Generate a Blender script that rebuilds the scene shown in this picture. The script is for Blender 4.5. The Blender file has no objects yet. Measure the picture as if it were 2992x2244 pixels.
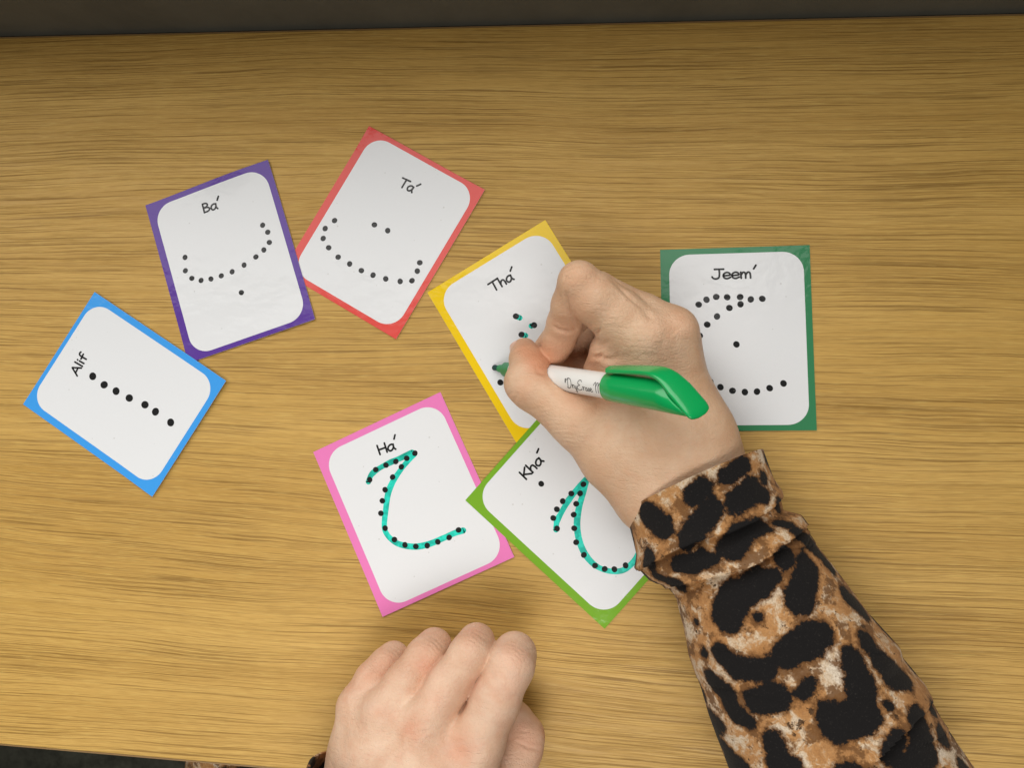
import bpy, bmesh, math, random
import numpy as np
from mathutils import Matrix, Vector, Euler

# ------------------------------------------------------------------ camera, light, exposure
SC = bpy.context.scene
COL = SC.collection
MM = 0.001                                        # everything below is laid out in millimetres
CAM_ROT = (0.084566, 0.107257, 0.037709)
CAM_LOC = np.array([21.032, -14.61, 362.226])
CAM_F = 2246.87                                   # focal length in photo pixels (2992 wide)
FAR_Y, NEAR_Y = 193.27, -170.86                   # long edges of the desk top

cam = bpy.data.cameras.new('camera')
cam.sensor_width = 36.0
cam.lens = CAM_F / 2992 * 36.0
cam.clip_start = 0.01
cam.clip_end = 50
cam_o = bpy.data.objects.new('camera', cam)
cam_o.location = CAM_LOC * MM
cam_o.rotation_euler = CAM_ROT
COL.objects.link(cam_o)
SC.camera = cam_o

world = bpy.data.worlds.new('World')
SC.world = world
world.use_nodes = True
wb = world.node_tree.nodes['Background']
wb.inputs[0].default_value = (1.0, 0.97, 0.92, 1)
wb.inputs[1].default_value = 0.035

def area(name, loc, target, sx, sy, power, color, spread=180):
    l = bpy.data.lights.new(name, 'AREA')
    l.shape = 'RECTANGLE'; l.size = sx; l.size_y = sy
    l.energy = power; l.color = color; l.spread = math.radians(spread)
    o = bpy.data.objects.new(name, l)
    o.location = Vector(loc) * MM
    o.rotation_euler = (Vector(target) - Vector(loc)).to_track_quat('-Z', 'Y').to_euler()
    COL.objects.link(o)
    return o
# daylight window above the wall behind the desk (reaches further to the left), and an added fill lamp, narrowed to brighten the near desk
area('window_light', (-410, FAR_Y + 24, 440), (-410, -600, 400), 1.28, 0.60, 6.9, (1.0, 0.98, 0.95))
area('near_fill_light', (60, -830, 1080), (20, -440, 0), 1.4, 0.8, 3.7, (1.0, 0.97, 0.93), 60)

SC.view_settings.view_transform = 'Standard'
SC.view_settings.look = 'None'
SC.view_settings.exposure = 0.0
SC.view_settings.gamma = 1.0
SC.render.engine = 'CYCLES'
SC.cycles.use_denoising = True

# ------------------------------------------------------------------ helpers
_R = np.array(Euler(CAM_ROT, 'XYZ').to_matrix())
def at(px, py, z):
    """table-space point (mm) at height z on the sight line of photo pixel (px, py)"""
    d = _R @ np.array([(px - 1496) / CAM_F, -(py - 1122) / CAM_F, -1.0])
    t = (z - CAM_LOC[2]) / d[2]
    return CAM_LOC + d * t
def proj(P):
    q = (np.asarray(P) - CAM_LOC) @ _R
    return np.stack([1496 + CAM_F * q[:, 0] / -q[:, 2], 1122 - CAM_F * q[:, 1] / -q[:, 2]], -1)

def obj(name, verts, faces, mat=None, parent=None, smooth=True):
    """one mesh object; coordinates in mm, local to the parent"""
    me = bpy.data.meshes.new(name)
    v = np.asarray(verts, float) * MM
    if isinstance(faces, np.ndarray):
        n, k = faces.shape
        me.vertices.add(len(v)); me.vertices.foreach_set('co', v.ravel())
        me.loops.add(n * k); me.loops.foreach_set('vertex_index', faces.ravel().astype(np.int32))
        me.polygons.add(n); me.polygons.foreach_set('loop_start', np.arange(0, n * k, k, dtype=np.int32))
        me.update(calc_edges=True)
    else:
        me.from_pydata([tuple(p) for p in v], [], faces)
    me.validate()
    me.polygons.foreach_set('use_smooth', [smooth] * len(me.polygons))
    if mat: me.materials.append(mat)
    me.update()
    o = bpy.data.objects.new(name, me)
    COL.objects.link(o)
    if parent: o.parent = parent
    return o
def tag(o, label=None, cat=None, group=None, kind=None):
    if label: o['label'] = label
    if cat: o['category'] = cat
    if group: o['group'] = group
    if kind: o['kind'] = kind
    return o
def empty(name, loc=(0, 0, 0), rz=0.0):
    o = bpy.data.objects.new(name, None)
    o.empty_display_size = 0.01
    o.location = Vector(loc) * MM
    o.rotation_euler = (0, 0, rz)
    COL.objects.link(o)
    return o
def box(name, x0, x1, y0, y1, z0, z1, mat, parent=None, bevel=0.0):
    bm = bmesh.new()
    bmesh.ops.create_cube(bm, size=1)
    for v in bm.verts:
        v.co = Vector(((x0 + x1) / 2 + v.co.x * (x1 - x0), (y0 + y1) / 2 + v.co.y * (y1 - y0), (z0 + z1) / 2 + v.co.z * (z1 - z0))) * MM
    if bevel: bmesh.ops.bevel(bm, geom=bm.edges[:], offset=bevel * MM, segments=2, affect='EDGES', profile=0.5)
    me = bpy.data.meshes.new(name); bm.to_mesh(me); bm.free()
    me.materials.append(mat)
    o = bpy.data.objects.new(name, me); COL.objects.link(o)
    if parent: o.parent = parent
    return o
def catmull(P, n=8):
    P = np.asarray(P, float)
    if len(P) < 3: return P
    Q = np.vstack([2 * P[0] - P[1], P, 2 * P[-1] - P[-2]])
    out = []
    for i in range(1, len(Q) - 2):
        t = np.linspace(0, 1, n, endpoint=False)[:, None]
        a, b, c, d = Q[i - 1], Q[i], Q[i + 1], Q[i + 2]
        out.append(.5 * (2 * b + (c - a) * t + (2 * a - 5 * b + 4 * c - d) * t ** 2 + (3 * b - a - 3 * c + d) * t ** 3))
    return np.vstack(out + [P[-1:]])

# ------------------------------------------------------------------ materials
class NT:
    def __init__(self, name):
        self.m = bpy.data.materials.new(name); self.m.use_nodes = True
        self.t = self.m.node_tree; self.t.nodes.clear()
        self.out = self.n('ShaderNodeOutputMaterial')
        self.b = self.n('ShaderNodeBsdfPrincipled')
        self.t.links.new(self.b.outputs[0], self.out.inputs[0])
    def n(self, typ, **kw):
        nd = self.t.nodes.new(typ)
        for k, v in kw.items(): setattr(nd, k, v)
        return nd
    def put(self, sock, val):
        if isinstance(val, bpy.types.NodeSocket): self.t.links.new(val, sock)
        elif val is not None: sock.default_value = val
    def set(self, **kw):
        for k, v in kw.items(): self.put(self.b.inputs[k.replace('_', ' ')], v)
    def coord(self, kind='Object'): return self.n('ShaderNodeTexCoord').outputs[kind]
    def mapv(self, vec, scale=(1, 1, 1), loc=(0, 0, 0), rot=(0, 0, 0)):
        nd = self.n('ShaderNodeMapping'); self.put(nd.inputs['Vector'], vec)
        nd.inputs['Scale'].default_value = scale; nd.inputs['Location'].default_value = loc; nd.inputs['Rotation'].default_value = rot
        return nd.outputs[0]
    def noise(self, vec, scale, detail=3, rough=.5, dist=0.0, color=False):
        nd = self.n('ShaderNodeTexNoise'); self.put(nd.inputs['Vector'], vec)
        nd.inputs['Scale'].default_value = scale; nd.inputs['Detail'].default_value = detail
        nd.inputs['Roughness'].default_value = rough; nd.inputs['Distortion'].default_value = dist
        return nd.outputs['Color' if color else 'Fac']
    def vor(self, vec, scale, feature='F1', out='Distance'):
        nd = self.n('ShaderNodeTexVoronoi', feature=feature); self.put(nd.inputs['Vector'], vec)
        nd.inputs['Scale'].default_value = scale
        return nd.outputs[out]
    def ramp(self, fac, stops, interp='LINEAR'):
        nd = self.n('ShaderNodeValToRGB'); self.put(nd.inputs[0], fac)
        cr = nd.color_ramp; cr.interpolation = interp
        while len(cr.elements) < len(stops): cr.elements.new(1.0)
        for e, (p, c) in zip(cr.elements, stops):
            e.position = p
            e.color = c if len(c) == 4 else (*c, 1)
        return nd.outputs[0]
    def mix(self, fac, a, b, mode='MIX'):
        nd = self.n('ShaderNodeMix', data_type='RGBA', blend_type=mode)
        self.put(nd.inputs[0], fac)
        self.put(nd.inputs[6], (*a, 1) if isinstance(a, tuple) and len(a) == 3 else a)
        self.put(nd.inputs[7], (*b, 1) if isinstance(b, tuple) and len(b) == 3 else b)
        return nd.outputs[2]
    def math(self, op, a, b=None, c=None):
        nd = self.n('ShaderNodeMath', operation=op); self.put(nd.inputs[0], a); self.put(nd.inputs[1], b)
        if c is not None: self.put(nd.inputs[2], c)
        return nd.outputs[0]
    def vadd(self, a, b):
        nd = self.n('ShaderNodeVectorMath', operation='ADD'); self.put(nd.inputs[0], a); self.put(nd.inputs[1], b); return nd.outputs[0]
    def comb(self, x, y, z):
        nd = self.n('ShaderNodeCombineXYZ'); self.put(nd.inputs[0], x); self.put(nd.inputs[1], y); self.put(nd.inputs[2], z); return nd.outputs[0]
    def sep(self, v):
        nd = self.n('ShaderNodeSeparateXYZ'); self.put(nd.inputs[0], v); return nd.outputs
    def attr(self, name):
        return self.n('ShaderNodeAttribute', attribute_name=name).outputs['Fac']
    def bump(self, h, strength, dist, prev=None):
        nd = self.n('ShaderNodeBump'); nd.inputs['Strength'].default_value = strength; nd.inputs['Distance'].default_value = dist
        self.put(nd.inputs['Height'], h)
        if prev is not None: self.put(nd.inputs['Normal'], prev)
        return nd.outputs[0]
B3 = lambda x: (x, x, x)

def mat_wood():
    k = NT('oak_laminate')
    c = k.coord()
    x, y, z = k.sep(c)
    # the grain wanders slowly across the board
    w1 = k.noise(k.mapv(c, (2.2, 5, 1)), 1.0, 2)
    w2 = k.noise(k.mapv(c, (16, 60, 1)), 1.0, 2)
    yy = k.math('ADD', y, k.math('MULTIPLY', k.math('SUBTRACT', w1, .5), .030))
    yy = k.math('ADD', yy, k.math('MULTIPLY', k.math('SUBTRACT', w2, .5), .0026))
    p = k.comb(x, yy, 0.0)
    bands = k.noise(k.mapv(p, (1.3, 30, 1)), 1.0, 4, .6)
    col = k.ramp(bands, [(.30, (.470, .270, .062)), (.50, (.550, .332, .084)), (.70, (.615, .382, .106))])
    mid = k.noise(k.mapv(p, (6, 460, 1), (3, 1, 0)), 1.0, 3, .6)
    col = k.mix(k.ramp(mid, [(.45, B3(0)), (.72, B3(.30))]), col, (.300, .160, .026))
    # long thin dark grain lines, gathered in bundles
    thr = k.noise(k.mapv(p, (4, 44, 1), (5, 2, 0)), 1.0, 2)
    thr = k.math('MULTIPLY', k.math('SUBTRACT', thr, .5), .17)
    f1 = k.math('ADD', k.noise(k.mapv(p, (9, 1250, 1), (1, 7, 0)), 1.0, 2, .6), thr)
    lines = k.ramp(f1, [(.555, B3(0)), (.64, B3(.64))])
    col = k.mix(lines, col, (.170, .084, .010))
    f2 = k.math('ADD', k.noise(k.mapv(p, (15, 2400, 1), (4, 3, 0)), 1.0, 2, .6), thr)
    pores = k.ramp(f2, [(.55, B3(0)), (.63, B3(.55))])
    col = k.mix(pores, col, (.195, .100, .014))
    f3 = k.noise(k.mapv(p, (110, 3000, 1), (8, 5, 0)), 1.0, 1, .5)
    col = k.mix(k.ramp(f3, [(.48, B3(0)), (.75, B3(.34))]), col, (.245, .135, .020))
    # pale flecks
    fl = k.noise(k.mapv(p, (80, 1500, 1), (2, 11, 0)), 1.0, 2, .6)
    col = k.mix(k.ramp(fl, [(.53, B3(0)), (.75, B3(.42))]), col, (.69, .48, .14))
    k.set(Base_Color=col, Roughness=k.ramp(k.noise(k.mapv(p, (20, 300, 1)), 1.0, 2), [(.3, B3(.42)), (.7, B3(.56))]), Specular_IOR_Level=.34)
    h = k.math('SUBTRACT', 1.0, k.math('ADD', lines, k.math('MULTIPLY', pores, .7)))
    n1 = k.bump(h, .35, .0003)
    grit = k.noise(c, 1300, 2)
    k.set(Normal=k.bump(grit, .10, .0002, n1))
    return k.m

def laminate(name, rgb, rough=.13, streaky=False):
    """glossy laminated print: the film ripples over every printed colour"""
    k = NT(name)
    c = k.coord('Object')
    fleck = k.noise(c, 900, 2)
    col = k.mix(k.ramp(fleck, [(.35, B3(0)), (.75, B3(.05))]), rgb, tuple(v * .8 for v in rgb))
    if streaky:
        st = k.noise(c, 260, 3, .6, .5)
        col = k.mix(k.ramp(st, [(.38, B3(0)), (.62, B3(1))]), tuple(v * .74 for v in rgb), tuple(min(1, v * 1.22 + .01) for v in rgb))
    else:
        dust = k.vor(c, 210, 'F1')
        col = k.mix(k.ramp(k.math('ADD', dust, k.math('MULTIPLY', k.noise(c, 60, 1), .35)), [(.195, B3(.3)), (.215, B3(0))]), col, (.36, .34, .30))
    k.set(Base_Color=col, Roughness=.55, Specular_IOR_Level=.12, Coat_Weight=.52, Coat_Roughness=rough, Coat_IOR=1.5)
    g = k.n('ShaderNodeNewGeometry').outputs['Position']
    r1 = k.noise(g, 95, 3, .55, .4)
    r2 = k.noise(g, 420, 2, .5)
    b = k.bump(r1, .30, .0011)
    b = k.bump(r2, .2, .0003, b)
    k.put(k.b.inputs['Coat Normal'], b)
    return k.m
def plastic(name, rgb, rough=.3, coat=0.0, spec=.5, sss=0.0):
    k = NT(name)
    k.set(Base_Color=(*rgb, 1), Roughness=rough, Specular_IOR_Level=spec, Coat_Weight=coat, Coat_Roughness=.08)
    if sss: k.set(Subsurface_Weight=sss, Subsurface_Radius=(.6, 1.0, .5), Subsurface_Scale=.001)
    c = k.coord()
    k.set(Normal=k.bump(k.noise(c, 700, 2), .04, .0002))
    return k.m
def mat_skin():
    k = NT('skin')
    c = k.coord()
    big = k.noise(c, 42, 4, .6, .6)
    sml = k.noise(c, 210, 3, .6)
    col = k.mix(k.ramp(big, [(.36, B3(0)), (.66, B3(1))]), (.620, .375, .245), (.745, .525, .375))
    col = k.mix(k.ramp(sml, [(.48, B3(0)), (.72, B3(.42))]), col, (.640, .335, .220))
    vein = k.ramp(k.noise(c, 24, 2, .5, 1.2), [(.47, B3(0)), (.50, B3(.12)), (.53, B3(0))])
    col = k.mix(vein, col, (.50, .45, .38))
    red = k.attr('redness')
    col = k.mix(k.math('MINIMUM', red, .85), col, (.620, .205, .115))
    tan = k.attr('tan')
    col = k.mix(tan, col, (.560, .345, .175))  # yellower cast of the light on the writing hand, mixed into skin colour
    k.set(Base_Color=col, Roughness=k.ramp(k.noise(c, 120, 2), [(.3, B3(.42)), (.7, B3(.56))]), Specular_IOR_Level=.38,
          Subsurface_Weight=.09, Subsurface_Radius=(1.0, .38, .22), Subsurface_Scale=.0035)
    # skin relief: cells crossed by fine creases
    v1 = k.vor(k.vadd(c, k.mapv(k.noise(c, 160, 2, color=True), (.002, .002, .002))), 620, 'DISTANCE_TO_EDGE')
    v1 = k.ramp(v1, [(.0, B3(0)), (.16, B3(1))])
    wr = k.noise(k.mapv(c, (120, 620, 300), rot=(0, 0, .5)), 1.0, 3, .6, .4)
    b = k.bump(k.noise(c, 150, 3), .2, .0007)
    b = k.bump(wr, .6, .0006, b)
    b = k.bump(v1, .34, .0003, b)
    k.set(Normal=b)
    return k.m
def mat_leopard():
    k = NT('leopard_print_jersey')
    c = k.coord()
    d = k.math('SUBTRACT', k.attr('spot'), .5)                       # signed distance to the printed spots, mm
    rag = k.math('MULTIPLY', k.math('SUBTRACT', k.noise(c, 300, 6, .78), .5), 6.6)
    d1 = k.math('ADD', d, rag)
    cream = k.noise(k.vadd(c, k.mapv(k.noise(c, 90, 3, color=True), (.02, .02, .02))), 75, 5, .68)
    g0 = k.ramp(cream, [(.40, (.400, .190, .066)), (.50, (.480, .250, .098)), (.56, (.620, .475, .320)), (.66, (.700, .600, .470))])
    brn = k.noise(c, 110, 4, .7)
    g0 = k.mix(k.ramp(brn, [(.52, B3(0)), (.585, B3(.92))]), g0, (.150, .066, .022))
    speck = k.noise(c, 240, 4, .72)
    g0 = k.mix(k.ramp(speck, [(.615, B3(0)), (.66, B3(.95))]), g0, (.035, .018, .009))
    thread = k.noise(c, 1500, 2, .6)
    g0 = k.mix(k.ramp(thread, [(.35, B3(.35)), (.6, B3(0))]), g0, (.22, .115, .05))
    dd = k.math('MULTIPLY_ADD', d1, .1, .5)   # mm -> ramp
    g1 = k.mix(k.ramp(dd, [(.52, B3(1)), (.67, B3(0))]), g0, (.130, .056, .018))
    g2 = k.mix(k.ramp(dd, [(.47, B3(1)), (.53, B3(0))]), g1, (.009, .008, .008))
    # short pale lint and worn threads
    uv = k.n('ShaderNodeUVMap'); uv.uv_map = 'weave'
    tw = k.n('ShaderNodeTexWave'); k.put(tw.inputs['Vector'], uv.outputs[0]); tw.inputs['Scale'].default_value = 1100; tw.inputs['Distortion'].default_value = 1.2
    tw.bands_direction = 'DIAGONAL'
    lint = k.noise(k.mapv(c, (1, 1, 1)), 1400, 2, .6)
    col = k.mix(k.ramp(lint, [(.62, B3(0)), (.85, B3(.08))]), g2, (.55, .48, .40))
    k.set(Base_Color=col, Roughness=.92, Specular_IOR_Level=.15, Sheen_Weight=.06, Sheen_Roughness=.5, Sheen_Tint=(1, .92, .8, 1))
    b = k.bump(tw.outputs['Fac'], .28, .0003)
    b = k.bump(k.noise(c, 900, 3, .7), .5, .0005, b)
    k.set(Normal=b)
    return k.m
def matte(name, rgb, scale, amount, rough=.9):
    k = NT(name)
    c = k.coord()
    f = k.noise(c, scale, 4, .6)
    k.set(Base_Color=k.mix(k.ramp(f, [(.3, B3(0)), (.7, B3(1))]), tuple(v * (1 - amount) for v in rgb), tuple(v * (1 + amount) for v in rgb)),
          Roughness=rough, Specular_IOR_Level=.2, Normal=k.bump(k.noise(c, scale * 6, 2), .2, .0006))
    return k.m

WOOD = mat_wood()
SKIN = mat_skin()
LEO = mat_leopard()
INK = laminate('printed_black', (.012, .012, .012))
PAPER = laminate('printed_white', (.755, .765, .772))
TEAL = laminate('dry_erase_ink', (.006, .560, .430), .3, True)
TEAL2 = laminate('dry_erase_ink_wet', (.004, .440, .330), .3, True)

# ------------------------------------------------------------------ the setting: wall behind, floor below
WALL = matte('painted_wall_olive', (.128, .120, .092), 30, .12)
CARPET = matte('grey_carpet', (.060, .060, .045), 60, .35)
tag(box('wall', -1400, 1400, FAR_Y + 2, FAR_Y + 18, -740, 152, WALL), kind='structure')
tag(box('floor', -1400, 1400, -1600, FAR_Y + 60, -760, -740.5, CARPET), kind='structure')

# ------------------------------------------------------------------ desk
EDGE = plastic('edge_band', (.24, .14, .05), .5)
desk = tag(empty('desk', (0, 0, -740)), 'honey oak laminate desk top under the flash cards and hands', 'desk')
def on_desk(o): o.location.z = .740; return o
on_desk(box('tabletop', -760, 760, NEAR_Y + .8, FAR_Y - .8, -25, 0, WOOD, desk, .5))
on_desk(box('edge_band', -760, 760, NEAR_Y, NEAR_Y + .7, -24.6, -.5, EDGE, desk))
on_desk(box('edge_band', -760, 760, FAR_Y - .7, FAR_Y, -24.6, -.5, EDGE, desk))
for sx in (-1, 1):
    on_desk(box('side_panel', sx * 735 - 10, sx * 735 + 10, NEAR_Y + 6, FAR_Y - 6, -740, -25.2, WOOD, desk, .5))

# ------------------------------------------------------------------ flash cards
GLYPH = {   # monoline rounded hand lettering; cap height = 1; (advance, strokes); 'c' = smooth curve, 'l' = straight
 'A': (.80, [('l', [(.02, 0), (.40, 1), (.74, 0)]), ('l', [(.17, .34), (.62, .37)])]),
 'l': (.26, [('l', [(.10, 1.04), (.10, 0)])]),
 'i': (.26, [('l', [(.10, .62), (.10, 0)]), ('l', [(.10, .86), (.11, .90)])]),
 'f': (.50, [('c', [(.52, .98), (.40, 1.04), (.27, .92), (.23, .55), (.23, 0)]), ('l', [(.04, .57), (.47, .60)])]),
 'B': (.72, [('l', [(.08, 0), (.07, .98)]), ('c', [(.07, .98), (.36, .97), (.50, .78), (.36, .57), (.10, .52)]), ('c', [(.10, .52), (.46, .47), (.62, .26), (.44, .05), (.08, 0)])]),
 'a': (.66, [('c', [(.52, .56), (.34, .64), (.12, .50), (.04, .25), (.15, .02), (.34, .06), (.48, .30), (.52, .60)]), ('c', [(.52, .60), (.50, .22), (.60, .0)])]),
 'T': (.82, [('l', [(.0, .97), (.82, 1.0)]), ('l', [(.41, .98), (.38, 0)])]),
 'h': (.60, [('l', [(.08, 1.04), (.08, 0)]), ('c', [(.08, .30), (.24, .56), (.42, .56), (.48, .30), (.48, 0)])]),
 'J': (.80, [('l', [(.22, 1.0), (.88, 1.0)]), ('c', [(.56, 1.0), (.57, .5), (.52, .14), (.32, .0), (.13, .06), (.03, .22)])]),
 'e': (.62, [('c', [(.08, .30), (.30, .32), (.53, .37), (.48, .56), (.30, .64), (.11, .52), (.04, .28), (.14, .06), (.34, .0), (.55, .12)])]),
 'm': (.84, [('l', [(.06, .62), (.08, 0)]), ('c', [(.08, .32), (.20, .58), (.35, .56), (.40, .30), (.40, 0)]), ('c', [(.40, .32), (.54, .58), (.69, .56), (.74, .30), (.75, 0)])]),
 'H': (.76, [('l', [(.06, 1.0), (.08, 0)]), ('l', [(.66, 1.0), (.66, 0)]), ('l', [(.08, .50), (.66, .52)])]),
 'K': (.68, [('l', [(.08, 1.0), (.08, 0)]), ('l', [(.60, .98), (.10, .42)]), ('l', [(.20, .52), (.64, 0)])]),
}
def ribbon(P, w, z, f, V, F, caps=True, wob=None):
    """flat stroke with round ends added to V, F"""
    P = np.asarray(P, float)
    # resample finely so that the strip follows the sheet
    out = [P[0]]
    for a, b in zip(P[:-1], P[1:]):
        n = max(1, int(np.hypot(*(b - a)) / max(w * .5, .25)))
        out += [a + (b - a) * t for t in np.linspace(0, 1, n + 1)[1:]]
    P = np.array(out)
    T = np.gradient(P, axis=0); T /= np.maximum(np.hypot(T[:, 0], T[:, 1]), 1e-9)[:, None]
    N = np.stack([-T[:, 1], T[:, 0]], -1)
    W = np.full(len(P), w / 2)
    if wob is not None: W = W * (1 + wob * np.interp(np.arange(len(P)), np.linspace(0, len(P) - 1, 9), np.random.RandomState(len(P)).uniform(-1, 1, 9)))
    L, R = P + N * W[:, None], P - N * W[:, None]
    base = len(V)
    for l, r in zip(L, R):
        V.append((l[0], l[1], z + f(*l))); V.append((r[0], r[1], z + f(*r)))
    for i in range(len(P) - 1): F.append((base + 2 * i, base + 2 * i + 1, base + 2 * i + 3, base + 2 * i + 2))
    if caps:
        for e, sgn in ((0, -1), (len(P) - 1, 1)):
            a0 = math.atan2(N[e][1], N[e][0]) * 1.0
            ring = []
            m = 7
            for q in range(1, m):
                a = a0 - sgn * math.pi * q / m
                pt = P[e] + W[e] * np.array([math.cos(a), math.sin(a)])
                ring.append(len(V)); V.append((pt[0], pt[1], z + f(*pt)))
            F.append(tuple([base + 2 * e] + ring + [base + 2 * e + 1]) if sgn > 0 else tuple([base + 2 * e] + ring + [base + 2 * e + 1])[::-1])
def disc(x, y, r, z, f, V, F, rs):
    base = len(V); n = 20
    ph = rs.uniform(0, 6)
    for q in range(n):
        a = 2 * math.pi * q / n
        rr = r * (1 + .035 * math.sin(2 * a + ph))
        px, py = x + rr * math.cos(a), y + rr * math.sin(a)
        V.append((px, py, z + f(px, py)))
    F.append(tuple(range(base, base + n)))
def smooth01(t): t = min(1, max(0, t)); return t * t * (3 - 2 * t)

CARD_T = .38
CARDS={
'alif':{'x':-214.73,'y':4.68,'a':1.0381,'w':67.76,'h':85.57,'dots':[(-1.97,18.81),(-2.22,11.08),(-1.41,3.84),(-0.5,-4.16),(1.2,-13.15),(1.34,-19.86),(1.31,-29.81)],'dr':1.78,'text':[(-6.4,26.07),(4.55,26.88)],'acc':None},
'ba':{'x':-164.17,'y':72.43,'a':0.3485,'w':68.35,'h':85.68,'dots':[(21.99,11.69),(23.48,7.37),(22.81,2.07),(19.04,-0.63),(14.13,-2.67),(7.13,-4.6),(0.25,-5.78),(-5.72,-5.89),(-11.32,-5.6),(-16.47,-4.6),(-20.81,-1.95),(-23.01,2.96),(-21.33,9.61),(1.92,-17.52)],'dr':1.14,'text':[(-5.71,28.43),(2.04,27.97)],'acc':[(2.52,32.18),(3.7,33.81)]},
'ta':{'x':-85.98,'y':88.33,'a':-0.5,'w':68.14,'h':84.64,'dots':[(-24.17,-7.18),(-26.26,-12.95),(-24.47,-17.7),(-19.52,-20.29),(-12.8,-21.97),(-5.88,-22.01),(1.04,-21.94),(7.38,-20.98),(13.9,-19.43),(20.87,-16.98),(25.85,-13.8),(25.7,-8.44),(24.57,-4.27),(-5.31,0.82),(2.12,1.58)],'dr':1.29,'text':[(-5.04,23.53),(2.66,23.81)],'acc':[(2.68,27.84),(3.92,29.55)]},
'tha':{'x':-10.74,'y':40.39,'a':0.5749,'w':66.87,'h':85.58,'dots':[(-2.67,9.97),(2.55,1.71),(-4.91,0.95),(-25.31,-13.5),(-23.88,-6.08)],'dr':1.35,'text':[(-6.28,26.02),(5.75,25.85)],'acc':[(5.8,30.32),(7.43,31.65)],'blob':[(-2.67,9.97),(-1.43,8.28),(2.55,1.71),(1.2,2.09),(-4.91,0.95),(-3.51,-0.46)]},
'jeem':{'x':84.67,'y':38.99,'a':0.042,'w':68.13,'h':85.69,'dots':[(-16.88,16.2),(-13.26,18.39),(-8.77,19.62),(-3.82,19.32),(2.07,19.28),(6.85,18.05),(12.04,18.21),(2.14,15.9),(-2.95,14.28),(-8.67,10.4),(-13.22,6.66),(-16.79,1.5),(-18.35,-4.62),(-19.16,-9.93),(-17.31,-15.15),(-0.24,-2.87),(-12.55,-20.11),(-7.98,-22.64),(-2.62,-24.37),(2.91,-25.06),(8.33,-24.9),(14.01,-23.38),(20.23,-21.3)],'dr':1.39,'text':[(-10.64,28.11),(7.26,28.19)],'acc':[(8.06,32.43),(9.12,34.1)]},
'ha':{'x':-64.8,'y':-43.65,'a':0.4695,'w':68.69,'h':85.2,'dots':[(11.1,21.09),(6.52,20.56),(1.06,21.37),(-4.05,21.83),(-9.49,21.94),(-14.12,18.78),(2.48,17.91),(-3.4,15.25),(-9.17,11.27),(-12.52,7.04),(-15.57,1.93),(-16.54,-5.34),(-14.59,-12.06),(-10.94,-16.43),(-6.42,-19.19),(-1.26,-21.07),(4.08,-21.54),(9.89,-21.9),(15.43,-20.57)],'dr':1.22,'text':[(-5.11,27.7),(3.38,26.78)],'acc':[(4.12,31.57),(5.34,33.15)],'s1':[(-15.11,18.13),(-12.22,20.72),(-7.54,21.82),(-2.19,22.09),(3.81,21.89),(9.87,21.83)],'s2':[(10.82,21.05),(6.21,19.09),(0.94,16.41),(-4.51,12.96),(-8.65,8.92),(-12.39,3.03),(-16.53,-4.34),(-16.79,-8.83),(-14.57,-13.56),(-10.88,-16.87),(-6.02,-19.45),(0.22,-20.81),(7.8,-21.05),(12.9,-21.09),(17.32,-21.66)]},
'kha':{'x':16.0,'y':-42.46,'a':0.8784,'w':68.0,'h':86.69,'dots':[(-4.19,21.87),(8.78,7.17),(4.63,5.51),(-0.18,3.68),(-4.69,1.21),(-9.23,-3.1),(-13.41,-7.99),(-15.36,-14.4),(-15.53,-21.39),(-13.71,-25.63),(-10.8,-28.99),(-6.02,-31.57),(1.84,8.48),(-3.49,9.11),(-8.12,8.64),(-12.27,7.19),(-14.67,2.73)],'dr':1.22,'text':[(-7.81,28.46),(4.48,27.95)],'acc':[(4.75,32.99),(6.62,33.63)],'s1':[(-15.37,2.72),(-12.32,4.92),(-7.82,6.08),(-1.87,7.32),(4.32,7.75),(11.43,7.49)],'s2':[(11.26,7.35),(5.7,4.55),(-0.66,1.55),(-7.14,-2.96),(-12.18,-9.01),(-15.0,-15.77),(-15.2,-22.4),(-12.52,-28.43),(-8.01,-32.33),(-1.56,-33.06),(4.06,-31.58)]},
}
# printed name, border colour, lie of the sheet (height in mm over the desk at card-local u, v)
SHEET = {
 'alif': ('Alif', (.050, .330, .800), lambda u, v: .03 + .48 * smooth01(u / 60 + .5) + .9 * smooth01((-v - 8) / 38) ** 2 + .25 * smooth01((u - 5) / 30) ** 2),
 'ba':   ('Ba',   (.105, .042, .300), lambda u, v: .03 + .46 * smooth01(u / 60 + .5) + 1.5 * smooth01((v - 22) / 24) ** 2 * (.55 + .45 * math.sin(u / 14.0 + .6)) + .35 * smooth01((-v - 20) / 24) ** 2),
 'ta':   ('Ta',   (.720, .080, .066), lambda u, v: .03 + .7 * smooth01((v - 20) / 24) ** 2 * (.6 - .4 * math.sin(u / 11.0)) + .5 * smooth01((u - 8) / 28) ** 2),
 'tha':  ('Tha',  (.830, .560, .004), lambda u, v: .03 + .2 * smooth01((v - 20) / 24) ** 2),
 'jeem': ('Jeem', (.040, .215, .090), lambda u, v: .03 + .30 * smooth01((-v - 12) / 32) ** 2 + .25 * smooth01((u - 12) / 24) ** 2),
 'ha':   ('Ha',   (.790, .205, .480), lambda u, v: .03 + .35 * smooth01((-v - 14) / 30) ** 2 + .12 * smooth01((u - 10) / 24) ** 2 * smooth01((-v - 5) / 20)),
 'kha':  ('Kha',  (.180, .395, .022), lambda u, v: .03 + .46 * smooth01((v + 43) / 48) + .25 * smooth01((u - 10) / 26) ** 2),
}
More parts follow.
